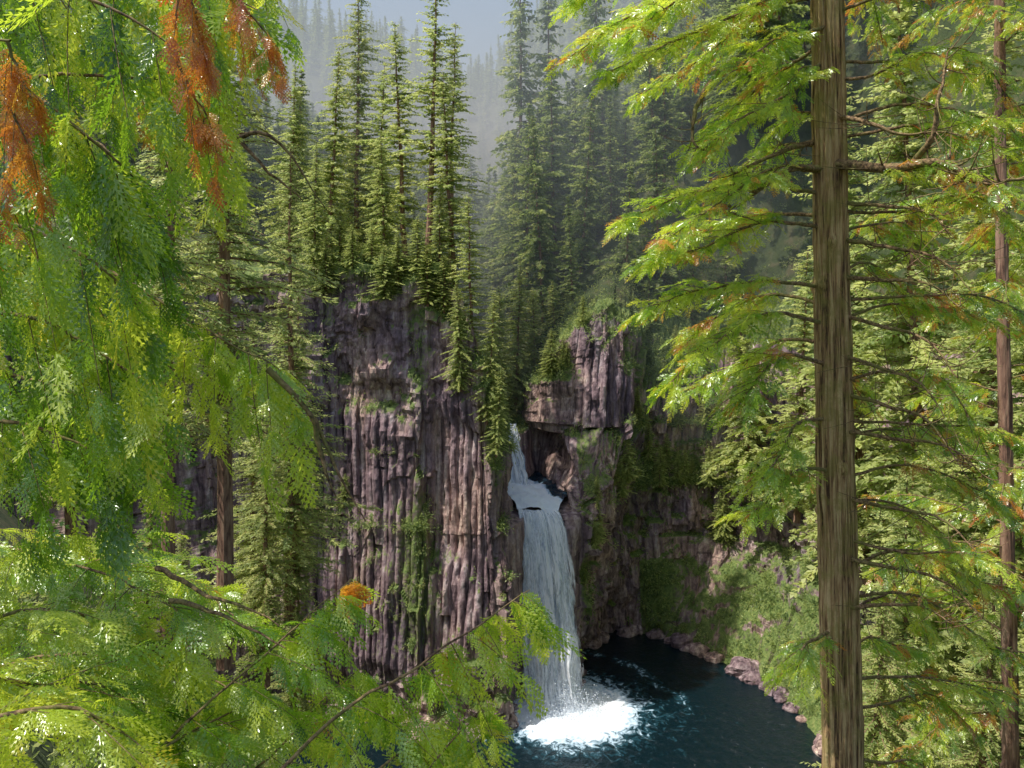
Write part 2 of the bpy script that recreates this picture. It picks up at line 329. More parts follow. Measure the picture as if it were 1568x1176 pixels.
veg = blob(640, 560, 35, 110, .9)+blob(650, 830, 30, 130, .8)+blob(765, 640, 25, 120, .8)+blob(600, 410, 170, 28, .7)+blob(890, 870, 30, 70, .9, 103)
veg = veg+blob(1010, 730, 50, 30, .6, 114)+blob(1040, 560, 45, 50, .7, 116)+blob(790, 540, 50, 80, .6, 115)+blob(1100, 700, 60, 80, .5, 114)+blob(505, 560, 25, 180, .4)+blob(700, 520, 40, 40, .4)
veg = veg+np.where((X2 > 19) & (Z2 < 10.5), .6, 0)+np.where((Z2 > 46) & (X2 > -24), .25, 0)
moss = np.where(back, 0.9, moss+0.7*veg)
moss = np.where((X2 > -1) & (X2 < 9) & (Y2 > 92) & (Z2 < 30), np.minimum(moss, 0.3), moss)
nu, nv = X2.shape
fj = np.tile((vs[:-1] > 8.5).astype(int), nu-1)
me = mk_mesh('cliff', S2.reshape(-1, 3), gridq(nu, nv), [rock, ground_mat], {'moss': moss.ravel()}, midx=fj, smooth=False)
add('basalt_cliff', me)

def sgrid(a, n, p): t = np.linspace(-1, 1, n); return np.sinh(t*p)/np.sinh(p)*a
gx = sgrid(2500, 220, 5.0); gy = sgrid(2500, 220, 5.0)+40
GX, GY = np.meshgrid(gx, gy, indexing='ij'); GZ = gz(GX, GY)
me = mk_mesh('ground', np.stack([GX, GY, GZ], -1).reshape(-1, 3), gridq(220, 220), [ground_mat], smooth=True)
add('ground', me)

# boulders along the waterline
a = Acc(); sl_ = np.flatnonzero(((np.abs(Z2-0.2) < .35) & (X2 > -24) & (X2 < 36) & (Y2 > 76)).ravel())
ths = np.linspace(0, 2*np.pi, 15)[:-1]; phs = np.linspace(-1.45, 1.45, 10)
for q in rng.choice(sl_, 90, replace=False):
    p = S2.reshape(-1, 3)[q]; s = rng.uniform(.35, 1.3)*(1.4 if rng.uniform() < .15 else 1)
    PH, TH = np.meshgrid(phs, ths, indexing='ij'); dx_, dy_, dz_ = np.cos(PH)*np.cos(TH), np.cos(PH)*np.sin(TH), np.sin(PH)
    o_ = rng.uniform(0, 90); rr = s*(.6+.9*fbm(dx_*1.3+o_, dy_*1.3, dz_*1.3, 3, 71)); rr = np.round(rr/s*5)/5*s*.4+rr*.6
    V = np.stack([dx_*rr*1.3, dy_*rr, dz_*rr*.75], -1).reshape(-1, 3)+p+np.array([0, -rng.uniform(-.2, 1.2), rng.uniform(-.2, .2)])
    a.put(V, gridq(10, 14, True), 0)
bm_ = a.mesh('boulders', [rock]); at_ = bm_.attributes.new('moss', 'FLOAT', 'POINT'); at_.data.foreach_set('value', np.full(len(bm_.vertices), .25, dtype=np.float32)); add('shoreline_boulders', bm_)

# ------------------------------------------------------------ water
wx = np.linspace(-45, 45, 260); wy = np.linspace(40, 122, 240); WX, WY = np.meshgrid(wx, wy, indexing='ij')
dd = np.hypot((WX-6.5)*0.85, (WY-93)*1.0)+2.0*(fbm(WX*.3, WY*.3, 0, 3, 63)-.5); foam = 1.2*np.exp(-(np.maximum(dd-2.6, 0)/4.8)**1.2)
d2 = np.hypot((WX-12)/6.0, (WY-93.0)/4.4)+.5*(fbm(WX*.25, WY*.25, 0, 3, 64)-.5); foam = np.maximum(foam, 0.62*np.exp(-d2**2))
th = np.abs(np.hypot((WX-6), (WY-92)*0.9)-(13+4.5*fbm(WX*0.2, WY*0.2, 0, 3, 61))); foam = np.maximum(foam, 0.42*np.exp(-(th/1.3)**2)*sst(WX, 2, 9)*sst(WY, 82, 97)*(.2+1.1*vn(WX*.4, WY*.4, 0, 62)))
foam = np.maximum(foam, 0.15*np.exp(-(dd/16)**2))
WZ = 0.5*(fbm(WX*0.7, WY*0.7, 0, 4, 40)-0.5)*np.clip(foam*1.4, 0.12, 1)+0.5*np.exp(-(dd/3)**2)
me = mk_mesh('pool', np.stack([WX, WY, WZ], -1).reshape(-1, 3), gridq(260, 240), [poolmat('pool_water')], {'foam': foam.ravel()}, smooth=True)
add('plunge_pool_water', me)
wa = np.linspace(0, 1, 70); wy = np.linspace(98.2, 121, 110); WA, WY = np.meshgrid(wa, wy, indexing='ij')
xl = np.interp(WY, [98, 99.5, 104, 121], [.7, .4, -3.5, -4]); xr = np.interp(WY, [98, 102, 106, 121], [5.7, 6.9, 8.2, 8.6]); WX = xl*(1-WA)+xr*WA
dln = np.hypot((WX-(-0.2+ (110-WY)*0.26))*0.85, np.maximum(WY-109, 0)); foam = 1.2*np.exp(-(np.maximum(dln-2.1, 0)/1.7)**2)+0.45*np.exp(-((WY-98)/1.2)**2)-.45*sst(WX, 4.2, 6.5)*sst(WY, 101, 105)
WZ = 23.0+0.9*(fbm(WX*0.9, WY*0.9, 0, 4, 44)-0.5)+0.5*np.exp(-(dln/2.0)**2)-0.7*sst(WY, 100.5, 98)+.4*sst(WX, 4, -1)
me = mk_mesh('bowl', np.stack([WX, WY, WZ], -1).reshape(-1, 3), gridq(70, 110), [poolmat('bowl_water', (0.006, 0.025, 0.045))], {'foam': foam.ravel()}, smooth=True)
add('upper_bowl_water', me)

fall = bpy.data.objects.new('waterfall', None); scene.collection.objects.link(fall)
def fallsheet(nm, Ltop, Rtop, Lbot, Rbot, bulge, seed, dens, nu=70, nv=160, pw=0.5):
    a = np.linspace(0, 1, nu)[:, None]; t = np.linspace(0, 1, nv)[None, :]
    Ltop, Rtop, Lbot, Rbot = map(np.array, (Ltop, Rtop, Lbot, Rbot))
    th = t**pw
    edge = 0.8*(vn(t*9, a*0+seed, 0, seed)-0.5)
    left = Ltop[:2][:, None, None]*(1-th)+Lbot[:2][:, None, None]*th
    right = Rtop[:2][:, None, None]*(1-th)+Rbot[:2][:, None, None]*th
    xy = left*(1-a)+right*a
    lip = .7*(fbm(a*4, 0*a, seed, 3, seed+3)-.5)
    z = Ltop[2]+lip*(1-t)+(Lbot[2]-Ltop[2])*t+0*a
    w = fbm(a*14, t*4, seed, 4, seed); w2 = fbm(a*5, t*2.5, seed, 3, seed+9)
    x = xy[0]+edge*(0.3+t)*np.where(a > 0.5, 1, -1)*np.abs(2*a-1); y = xy[1]-bulge*np.sin(np.pi*a)**0.5*np.sqrt(t)-1.5*(w-0.5)*(0.25+t)-1.8*(w2-0.5)*(0.2+t)
    V = np.stack([x, y, z], -1)
    wid = np.linalg.norm(Rtop-Ltop); h = abs(Ltop[2]-Lbot[2])
    flow = np.stack([a*wid+0*t+seed*7.3, t*h+0*a, 0*a*t], -1)
    ed = -0.30*(np.abs(2*a-1)**6)*(0.5+0.7*t)+dens-0.10*np.sin(t*np.pi)*(np.abs(a-0.62) < 0.05)
    me = mk_mesh(nm, V.reshape(-1, 3), gridq(nu, nv), [fall_mat], {'tint': (ed+0*t).ravel()}, smooth=True, vattr={'flow': flow.reshape(-1, 3)})
    add(nm, me, fall)
fallsheet('lower_drop', (0.6, 98.3, 22.7), (5.8, 98.3, 22.6), (1.7, 94.6, 0), (8.4, 94.6, 0), .5, 1, 0.26)
fallsheet('lower_drop_spray', (0.5, 98.0, 22.4), (6.1, 98.0, 22.4), (0.9, 93.7, 0), (9.5, 93.7, 0), .8, 2, 0.05)
fallsheet('lower_drop_veil', (0.9, 97.8, 22.4), (5.5, 97.8, 22.4), (1.9, 93.2, 0), (8.8, 93.0, 0), .9, 3, 0.03)
fallsheet('upper_drop', (-1.7, 112.0, 31.3), (0.7, 112.0, 31.1), (-1.9, 108.0, 22.9), (2.8, 107.5, 22.9), .4, 4, 0.26, nu=40, nv=70, pw=1.2)
fallsheet('upper_drop_spray', (-1.6, 111.6, 31.2), (0.7, 111.6, 31.0), (-1.8, 107.2, 22.9), (3.4, 106.8, 22.9), .5, 5, 0.06, nu=40, nv=70, pw=1.2)
n = 16000; a = Acc()
rr = np.abs(rng.normal(0, 1, n)); an = rng.uniform(0, 2*np.pi, n)
c0 = np.stack([6.0+rr*np.cos(an)*3.0, 93.0+rr*np.sin(an)*2.2, np.abs(rng.normal(0, 2.0, n))*np.exp(-rr*0.5)+0.1], -1)
s = rng.uniform(0.02, 0.08, n)[:, None]; d1 = nrm(rng.normal(size=(n, 3)))*s; d2 = nrm(np.cross(d1, rng.normal(size=(n, 3))))*s
V = np.stack([c0-d1, c0-d2, c0+d1, c0+d2], 1).reshape(-1, 3); a.put(V, np.arange(4*n).reshape(-1, 4), 0.5)
add('splash_droplets', a.mesh('spray', [fall_mat]), fall)

# ------------------------------------------------------------ leaf helpers
def place(acc, tv, tq, org, dirs, nref, sc, tint, m=0, tt=None):
    D = nrm(dirs); Yv = nrm(np.cross(nref, D)); Zv = np.cross(D, Yv)
    R = np.stack([D, Yv, Zv], 1)
    V = np.einsum('vk,nkc->nvc', tv, R)*sc[:, None, None]+org[:, None, :]
    n = len(org); nvv = len(tv)
    Q = (tq[None]+(np.arange(n)*nvv)[:, None, None]).reshape(-1, 4)
    T = np.repeat(tint[:, None], nvv, 1)
    if tt is not None: T = T+tt[None]
    acc.put(V.reshape(-1, 3), Q, T.ravel(), m)
def diamonds(bs, ds, ns, ln, wd):
    bs = np.array(bs, float); ds = nrm(ds); side = nrm(np.cross(ns, ds)); ln = np.asarray(ln)[:, None]; wd = np.asarray(wd)[:, None]
    V = np.stack([bs, bs+ds*ln*0.5+side*wd, bs+ds*ln, bs+ds*ln*0.5-side*wd], 1).reshape(-1, 3)
    return V, np.arange(len(bs)*4).reshape(-1, 4)
def frond(npair, lod, r):
    bs = []; ds = []; ln = []; wd = []
    ph = r.uniform(0, 6)
    def ax(x): return np.array([x, 0.05*math.sin(x*3+ph)-0.05*math.sin(ph), -0.20*x*x])
    for s in range(10):
        x = s/10; p = ax(x); bs.append(p); ds.append(ax(x+0.1)-p); ln.append(0.125); wd.append(0.012)
    for q in range(npair*2):
        side = 1 if q % 2 else -1
        t = 0.04+0.93*q/(npair*2)
        l = 0.42*(min(1, t/0.2+0.3))*(1-t)**0.6*r.uniform(0.6, 1.25)+0.04
        aa = math.radians(r.uniform(36, 50)-12*t)
        d0 = np.array([math.cos(aa), side*math.sin(aa), -0.12+r.uniform(-.20, .08)])
        p = ax(t)
        if lod == 0:
            k = max(2, int(l/0.075))
            for w in range(k):
                f = w/k; pp = p+d0*l*f+np.array([0.12*l*f*f, 0, -0.25*l*f*f])
                bs.append(pp); ds.append(d0+np.array([.25*f, 0, -.3*f])); ln.append(l/k*1.35); wd.append(0.0165)
                for s2 in (1, -1):
                    a2 = aa*side+s2*math.radians(28); l2 = 0.18*l*(1-f)**0.6+0.052
                    bs.append(pp); ds.append(np.array([math.cos(a2), math.sin(a2), -0.2+r.uniform(-.2, .1)])); ln.append(l2); wd.append(0.0145)
        else:
            bs.append(p); ds.append(d0); ln.append(l); wd.append(0.024)
            for s2 in (1, -1):
                for f in (0.25,):
                    a2 = aa*side+s2*math.radians(30); bs.append(p+d0*l*f); ds.append(np.array([math.cos(a2), math.sin(a2), -0.25])); ln.append(l*0.40); wd.append(0.020)
    ns = np.tile(np.array([[0, 0, 1.0]]), (len(bs), 1))+r.normal(0, 0.25, (len(bs), 3))
    return diamonds(bs, ds, ns, ln, wd)
FR0 = [frond(7, 0, np.random.default_rng(s)) for s in range(6)]
FR1 = [frond(7, 1, np.random.default_rng(s+20)) for s in range(5)]
up = np.array([0, 0, 1.0])
class Cedar:
    def __init__(s, name):
        s.root = bpy.data.objects.new(name, None); scene.collection.objects.link(s.root)
        s.w = Acc(); s.o = []; s.d = []; s.l = []; s.t = []
    def fronds(s, o, d, l, t): s.o.append(o); s.d.append(d); s.l.append(l); s.t.append(t)
    def branch(s, ctrl, r0=0.02, sec=0.6, spc=0.10, fl=0.28, hang=0.6, tint=(0.25, 0.65), f0=0.0, orange=0.02, fs=0.075, sidez=0.15, curl=0.5, bare=False, taper=.65, tv=.09):
        ctrl = np.asarray(ctrl, float)
        L = np.sum(np.linalg.norm(np.diff(ctrl, axis=0), axis=1)); n = max(10, int(L/0.07))
        pts = smoothline(ctrl, n); pts[1:] += np.cumsum(rng.normal(0, 0.006, (n-1, 3)), 0)
        tube(s.w, pts, np.linspace(r0, r0*0.2, n), 6, 0.4)
        if bare: return pts
        T = nrm(np.gradient(pts, axis=0))
        m = int(L/spc); sgnn = 1
        for q in range(m):
            t = f0+(1-f0)*(q+rng.uniform(0, .8))/m
            idx = min(n-1, int(t*(n-1))); p = pts[idx]; tg = T[idx]
            sd = nrm(np.cross(tg, up)); sgnn = -sgnn
            ln = sec*(1-taper*t)*rng.uniform(0.35, 1.25)
            d = nrm(tg*rng.uniform(.3, .9)+sd*sgnn*rng.uniform(.4, .95)+up*rng.uniform(-.25, sidez)-up*hang*0.3)
            k = max(3, int(ln/fs)); u = np.linspace(0, 1, k+1)
            sp = p+d*ln*u[:, None]-np.outer(u**1.8, up)*ln*hang*curl*rng.uniform(.6, 1.4)+tg*(u[:, None]**2)*ln*0.2
            tube(s.w, sp, np.linspace(r0*0.25, 0.0016, k+1), 3, 0.4)
            sT = nrm(np.gradient(sp, axis=0)); cl = rng.uniform(*tint)+rng.normal(0, .05)
            isor = rng.uniform() < orange
            for e in (1, -1):
                kk = k+1
                o = sp.copy()+rng.normal(0, .006, sp.shape); sd2 = nrm(np.cross(sT, up)+rng.normal(0, .25, (kk, 3)))
                dd = sT*rng.uniform(.4, .9, (kk, 1))+e*sd2*rng.uniform(.2, .85, (kk, 1))-up*(hang*rng.uniform(.1, 1.2, (kk, 1)))
                l = fl*rng.uniform(.45, 1.2, kk)*(1-0.35*u)
                tt = np.full(kk, cl)+rng.normal(0, tv, kk)
                if isor: tt = np.full(kk, rng.uniform(.84, 1.0))
                else: tt = np.where(rng.uniform(size=kk) < orange, rng.uniform(.80, 1.0), np.clip(tt, 0.02, .70))
                s.fronds(o, dd, l, tt)
            s.fronds(sp[-1:], sT[-1:]-up*hang*.4, np.array([fl*rng.uniform(.7, 1.1)]), np.array([cl]))
        return pts
    def finish(s, FR, leaf=None, wood=None):
        add('branches', s.w.mesh('branches', [wood or twig_mat], True), s.root)
        o = np.concatenate(s.o); d = nrm(np.concatenate(s.d)); l = np.concatenate(s.l); t = np.concatenate(s.t)
        n = len(o); ref = np.array([0, 0, 1.0])+rng.normal(0, .5, (n, 3)); vert = np.abs(d[:, 2]) > 0.7
        ref[vert] = nrm(rng.normal(0, 1, (vert.sum(), 3))*np.array([1, 1, .2])+np.array([0, -.6, 0.2]))
        a = Acc(); k = rng.integers(0, len(FR), n)
        for q, (tv, tq) in enumerate(FR):
            w = k == q
            tx = tv[:, 0]*0.10-0.05
            place(a, tv, tq, o[w], d[w], ref[w], l[w], t[w], 0, tx)
        me = a.mesh('foliage', [leaf or cedar_mat]); add('foliage', me, s.root)
        print('cedar', s.root.name, 'fronds', n, 'faces', len(me.polygons))
def trunk(root, name, line, r0, r1, mat, sides=72, rings=260, ridge=0.02, seed=1):
    pts = smoothline(line, rings); rad = np.linspace(r0, r1, rings)
    th = np.arange(sides)/sides*2*np.pi; z = pts[:, 2][:, None]
    tw = th[None, :]+0.06*z
    ca, sa = np.cos(tw), np.sin(tw)
    nz = vn(ca*6+9, sa*6+9, z*0.7, seed)*0.55+vn(ca*14+30, sa*14+30, z*1.4, seed+1)*0.45
    rd = 1-np.abs(2*nz-1)*2.2
    r = rad[:, None]*(1+0.05*np.sin(3*th[None, :]+z*.2))+ridge*rd+0.03*(fbm(ca*3+5, sa*3+5, z*3, 3, seed+5)-0.5)
    for q in range(34):
        zz = rng.uniform(z.min(), z.max()); tt = rng.uniform(0, 6.28); dth = np.angle(np.exp(1j*(th[None, :]-tt)))
        r = r+0.05*np.exp(-(dth/0.25)**2-((z-zz)/0.06)**2)
    V = np.stack([pts[:, 0][:, None]+r*np.cos(th), pts[:, 1][:, None]+r*np.sin(th), pts[:, 2][:, None]+0*r], -1)
    me = mk_mesh(name, V.reshape(-1, 3), gridq(rings, sides, True), [mat], smooth=True); return add(name, me, root)

# ---------------- right cedar
D = 9.0
rc = Cedar('western_red_cedar_tree')
tb = P(1292, 1300, D); tm = P(1278, 700, D); tt_ = P(1268, 100, D)
gzb = float(gz(np.array([tb[0]]), np.array([D]))[0])
trunk(rc.root, 'trunk', [[tb[0]+.05, D, min(gzb-.5, tb[2]-2)], tb, tm, tt_, P(1264, -400, D), P(1262, -1400, D)], 0.245, 0.11, cedar_bark, 144, 700, 0.022)
def tr(v, dx=0): return P(np.interp(v, [-1400, 100, 700, 1300], [1262, 1268, 1278, 1292])+dx, v, D)
B = lambda *a, **k: rc.branch(*a, **k)
kw = dict(sec=0.60, spc=0.08, fl=0.25, hang=.32, tint=(.36, .76), orange=.05, curl=.4, fs=.07, sidez=.55, tv=.12)
for v0, pts in [(-120, [(1120, -60, 8.4), (980, 10, 8.0), (880, 70, 7.8)]), (-60, [(1150, 10, 8.7), (1030, 60, 8.3), (920, 110, 8.0)]),
                (-10, [(1170, 20, 9.6), (1080, 90, 10), (980, 150, 10.2)]), (40, [(1190, 60, 8.2), (1120, 110, 7.6)]),
                (-250, [(1100, -150, 9), (960, -60, 9), (870, 0, 9)]), (-180, [(1150, -100, 8), (1050, -20, 7.6), (960, 50, 7.4)]), (60, [(1180, 120, 9.8), (1080, 200, 10.4)]), (90, [(1200, 150, 8.4), (1120, 190, 8), (1060, 240, 7.9)]),
                (300, [(1150, 290, 8.8), (1040, 310, 8.5), (940, 350, 8.2)]), (330, [(1180, 330, 9.6), (1080, 350, 10), (1000, 390, 10.2)]),
                (260, [(1190, 250, 8.4), (1110, 300, 7.9), (1020, 370, 7.6)]), (350, [(1180, 340, 8.6), (1080, 380, 8.2), (990, 400, 8.0)]),
                (440, [(1170, 430, 8.8), (1080, 440, 8.5), (985, 470, 8.3)]), (500, [(1180, 480, 8.5), (1100, 520, 8.1), (1030, 580, 7.9)]),
                (470, [(1180, 450, 9.6), (1090, 490, 10), (1050, 530, 10.2)]), (520, [(1190, 520, 9.4), (1120, 560, 9.6), (1050, 590, 9.6)]), (560, [(1200, 540, 8.5), (1160, 580, 8.2), (1130, 620, 8)]),
                (640, [(1220, 650, 8.6), (1195, 700, 8.4), (1165, 740, 8.2)]), (720, [(1225, 720, 8.6), (1180, 760, 8.4), (1140, 790, 8.3)]),
                (960, [(1240, 985, 8.6), (1225, 1030, 8.5)])]:
    B([tr(v0)]+[P(*p) for p in pts], r0=.026, f0=.28, **kw)
for v0 in np.arange(-420, 1180, 46):
    v = v0+rng.uniform(-15, 15); az = rng.uniform(-1.0, 1.0); ln = rng.uniform(1.2, 2.5); s = tr(v)
    dx = np.array([math.cos(az), math.sin(az), 0])
    B([s, s+dx*ln*.35+up*rng.uniform(-.05, .25), s+dx*ln*.7+up*rng.uniform(-.35, .2), s+dx*ln+up*rng.uniform(-.75, 0)], r0=.022, f0=.3,
      sec=.55, spc=.11, fl=.24, hang=.4, tint=(.26, .76), orange=.10, curl=.5, fs=.075, sidez=.4, tv=.12)
for v0 in np.arange(-600, 250, 60):
    v = v0+rng.uniform(-15, 15); az = rng.uniform(2.2, 4.1); ln = rng.uniform(1., 2.2); s = tr(v)
    if v0 > -100: ln *= 0.6
    dx = np.array([math.cos(az), math.sin(az), 0])
    B([s, s+dx*ln*.5+up*.08, s+dx*ln-up*.25], r0=.022, f0=.3, sec=.5, spc=.11, fl=.24, hang=.4, tint=(.3, .7), orange=.03)
def bare(pts, r, k=0):
    p = B([P(*q) if len(q) == 3 else q for q in pts], r0=r, bare=True)
    for q in range(k):
        i0 = rng.integers(int(len(p)*.2), len(p)); s = p[i0]; dr = nrm(rng.normal(size=3)*np.array([1, .8, .7])); l = rng.uniform(.15, .6)
        u = np.linspace(0, 1, 7)[:, None]
        tube(rc.w, s+dr*l*u+nrm(rng.normal(size=3))*l*.35*u*u+np.array([0, 0, .12])*u*u, np.linspace(r*.22, .002, 7), 4, .3)
bare([(1270, 262, 9), (1210, 255, 8.8), (1165, 285, 8.5), (1110, 325, 8.2)], .055, 16)
bare([(1270, 215, 9), (1210, 225, 9), (1150, 250, 8.6), (1120, 265, 8.4)], .042, 12)
bare([(1275, 250, 8.9), (1360, 255, 8.4), (1450, 245, 7.9), (1500, 270, 7.7), (1580, 265, 7.7)], .065, 36)
bare([(1400, 250, 8.2), (1430, 210, 7.9), (1440, 150, 7.8), (1452, 80, 7.9)], .04, 16)
bare([(1270, 175, 9), (1330, 190, 8.5), (1380, 205, 8.2), (1440, 200, 8)], .034, 14)
bare([(1100, 110, 8.2), (1065, 165, 8.0), (1062, 215, 7.9), (1085, 235, 7.9)], .034, 12)
for v in (310, 365, 425, 480, 540, 600, 660, 760, 850, 930):
    L_ = rng.uniform(110, 230); h = rng.uniform(-40, 50)
    bare([(1278, v, 9), (1278+L_*.4, v+h*.3+12, 8.5), (1278+L_*.75, v+h*.6+25, 8.1), (1278+L_, v+h+70, 7.8)], .03, 26)
rc.finish(FR1)

# ---------------- second right cedar
r2 = Cedar('western_red_cedar_tree'); D2 = 14.0
p0 = P(1548, 1240, D2); g0 = float(gz(np.array([p0[0]]), np.array([D2]))[0])
trunk(r2.root, 'trunk', [[p0[0], D2, min(g0-.5, p0[2]-1)], p0, P(1540, 700, D2), P(1532, 250, D2), P(1530, -400, D2)], .15, .06, fir_bark, 48, 300, .014, 9)
for v0 in np.arange(-380, 1300, 32):
    v = v0+rng.uniform(-15, 15); az = rng.uniform(0, 2*np.pi); ln = rng.uniform(1.2, 3.0); s = P(1537, v, D2)
    dx = np.array([math.cos(az), math.sin(az), 0])
    r2.branch([s, s+dx*ln*.5+up*.15, s+dx*ln-up*.3], r0=.02, f0=.12, sec=.65, spc=.13, fl=.30, hang=.5, tint=(.18, .74), orange=.12, sidez=.4, tv=.12)
r2.finish(FR1)

# ---------------- left cedar, close by, trunk out to the left
lc = Cedar('western_red_cedar_tree'); tx, ty = -4.4, 3.4
trunk(lc.root, 'trunk', [[tx, ty, 42], [tx, ty, 48], [tx+.05, ty, 54], [tx+.05, ty, 60]], .36, .2, cedar_bark, 64, 200, .016, 5)
def LB(pts, **k):
    q = [P(*p) for p in pts]; st = np.array([tx, ty, q[0][2]+rng.uniform(-.1, .3)])
    base = dict(r0=.012, f0=.0, sec=.42, spc=.078, fl=.26, hang=1.2, tint=(.2, .72), orange=.006, fs=.07, curl=1.0, tv=.16); base.update(k)
    lc.branch([st, 0.5*(st+q[0]), q[0]], r0=.02, bare=True); lc.branch(q, **base)
LB([(-60, -140, 3.2), (80, -110, 3.1), (230, -70, 3.0), (400, 10, 3.0)])
LB([(-60, -60, 2.7), (60, -30, 2.7), (180, 20, 2.7), (290, 90, 2.7)])
LB([(-60, 20, 3.4), (100, 60, 3.3), (240, 100, 3.2), (350, 170, 3.1)], tint=(.35, .74))
LB([(-60, 110, 2.6), (60, 140, 2.6), (150, 200, 2.6), (220, 270, 2.7)])
LB([(-60, 220, 3.1), (60, 240, 3.1), (170, 280, 3.0), (230, 330, 3.0)], tint=(.05, .5))
LB([(-60, 330, 2.8), (50, 350, 2.8), (140, 400, 2.8), (210, 460, 2.8)])
LB([(-60, 400, 3.6), (130, 400, 3.5), (300, 500, 3.3), (410, 565, 3.2)], tint=(.45, .76), sec=.34, taper=.4, tv=.1)
LB([(-60, 480, 3.0), (60, 490, 3.0), (150, 540, 3.0), (230, 600, 3.0)])
LB([(-60, 560, 3.5), (50, 580, 3.5), (150, 620, 3.4), (210, 670, 3.3)], tint=(.0, .4))
LB([(-60, 640, 3.2), (30, 650, 3.2), (110, 680, 3.2), (170, 720, 3.2)], tint=(.05, .45), sec=.3)
LB([(-60, -180, 4.6), (120, -150, 4.6), (300, -90, 4.6), (430, -30, 4.6)], tint=(.4, .74), sec=.55, fl=.28)
LB([(-60, 170, 4.4), (100, 200, 4.4), (170, 250, 4.3), (230, 290, 4.2)], tint=(.0, .4), sec=.5, fl=.28)
LB([(-60, 420, 4.3), (60, 440, 4.3), (140, 500, 4.2), (190, 560, 4.2)], tint=(.0, .3), sec=.5, fl=.28)
for pts in [[(285, -60, 2.5), (300, 10, 2.5), (312, 90, 2.5)], [(10, 60, 2.4), (30, 100, 2.4), (80, 160, 2.4)], [(350, -20, 2.8), (400, 30, 2.8), (432, 75, 2.8)], [(-20, 250, 2.5), (5, 300, 2.5)], [(270, 80, 2.6), (300, 160, 2.6), (305, 190, 2.6)], [(-10, 130, 2.4), (20, 180, 2.4), (60, 230, 2.4)]]:
    LB(pts, tint=(.90, 1.0), sec=.13, spc=.045, fl=.12, orange=1.0, r0=.006, fs=.035)
lk = dict(hang=.35, curl=.5, sec=.5, fl=.28, sidez=.55, spc=.095, fs=.08, tint=(.30, .72), tv=.13)
LB([(-80, 810, 4.6), (60, 850, 4.4), (180, 880, 4.1), (300, 950, 3.9)], **lk)
LB([(-80, 960, 3.8), (80, 930, 3.9), (200, 970, 4.0), (330, 1060, 4.1)], **lk)
LB([(-80, 1000, 3.2), (40, 1050, 3.4), (150, 1060, 3.6), (280, 1140, 3.7)], **lk)
LB([(-80, 1120, 3.0), (60, 1090, 3.0), (190, 1130, 3.1), (300, 1230, 3.2)], **lk)
LB([(-80, 900, 5.4), (100, 860, 5.3), (260, 880, 5.2), (400, 970, 5.0)], **lk)
LB([(-80, 1040, 5.0), (100, 1010, 4.9), (280, 1040, 4.8), (430, 1120, 4.7)], **lk)
LB([(100, 1280, 3.0), (200, 1180, 3.3), (300, 1110, 3.6), (380, 1070, 3.8)], **lk)
LB([(150, 1240, 3.3), (250, 1130, 3.5), (400, 1000, 3.7), (480, 930, 3.8), (545, 880, 3.9)], tint=(.40, .74), hang=.8, curl=.6, sec=.4, fl=.24, r0=.009, spc=.065, fs=.065, taper=.7)
LB([(380, 1220, 3.0), (520, 1090, 3.2), (640, 1010, 3.3), (740, 940, 3.4), (805, 892, 3.5)], tint=(.42, .75), hang=1.1, curl=.8, sec=.42, fl=.22, r0=.009, spc=.06, fs=.06, taper=.7)
LB([(250, 1260, 3.6), (400, 1180, 3.9), (500, 1090, 4.0), (570, 1030, 4.1)], tint=(.34, .72), hang=.8, curl=.6, sec=.42, fl=.25, r0=.009, spc=.07, fs=.065)
LB([(420, 1300, 3.4), (540, 1200, 3.6), (630, 1130, 3.8), (690, 1080, 3.9)], tint=(.30, .70), hang=1.1, curl=.8, sec=.45, fl=.25, r0=.009, spc=.065, fs=.065)
LB([(560, 1300, 3.4), (640, 1200, 3.5), (700, 1130, 3.6), (735, 1080, 3.6)], tint=(.25, .65), hang=1.1, curl=.8, sec=.32, fl=.22, r0=.008, spc=.065, fs=.065)
for pts in [[(410, 565, 3.2), (450, 600, 3.2), (480, 640, 3.2), (515, 720, 3.2), (558, 795, 3.2)], [(480, 640, 3.2), (500, 700, 3.2), (525, 760, 3.2)], [(240, 870, 4.0), (330, 905, 3.8), (450, 950, 3.6)], [(260, 920, 4.0), (340, 940, 3.8), (430, 985, 3.6)], [(330, 180, 4.2), (400, 250, 4.2), (460, 300, 4.2)], [(360, 210, 4.2), (420, 210, 4.2), (500, 320, 4.2)]]:
    p = [P(*q) for q in pts]; lc.branch(p, r0=.015, bare=True)
lc.finish(FR0)

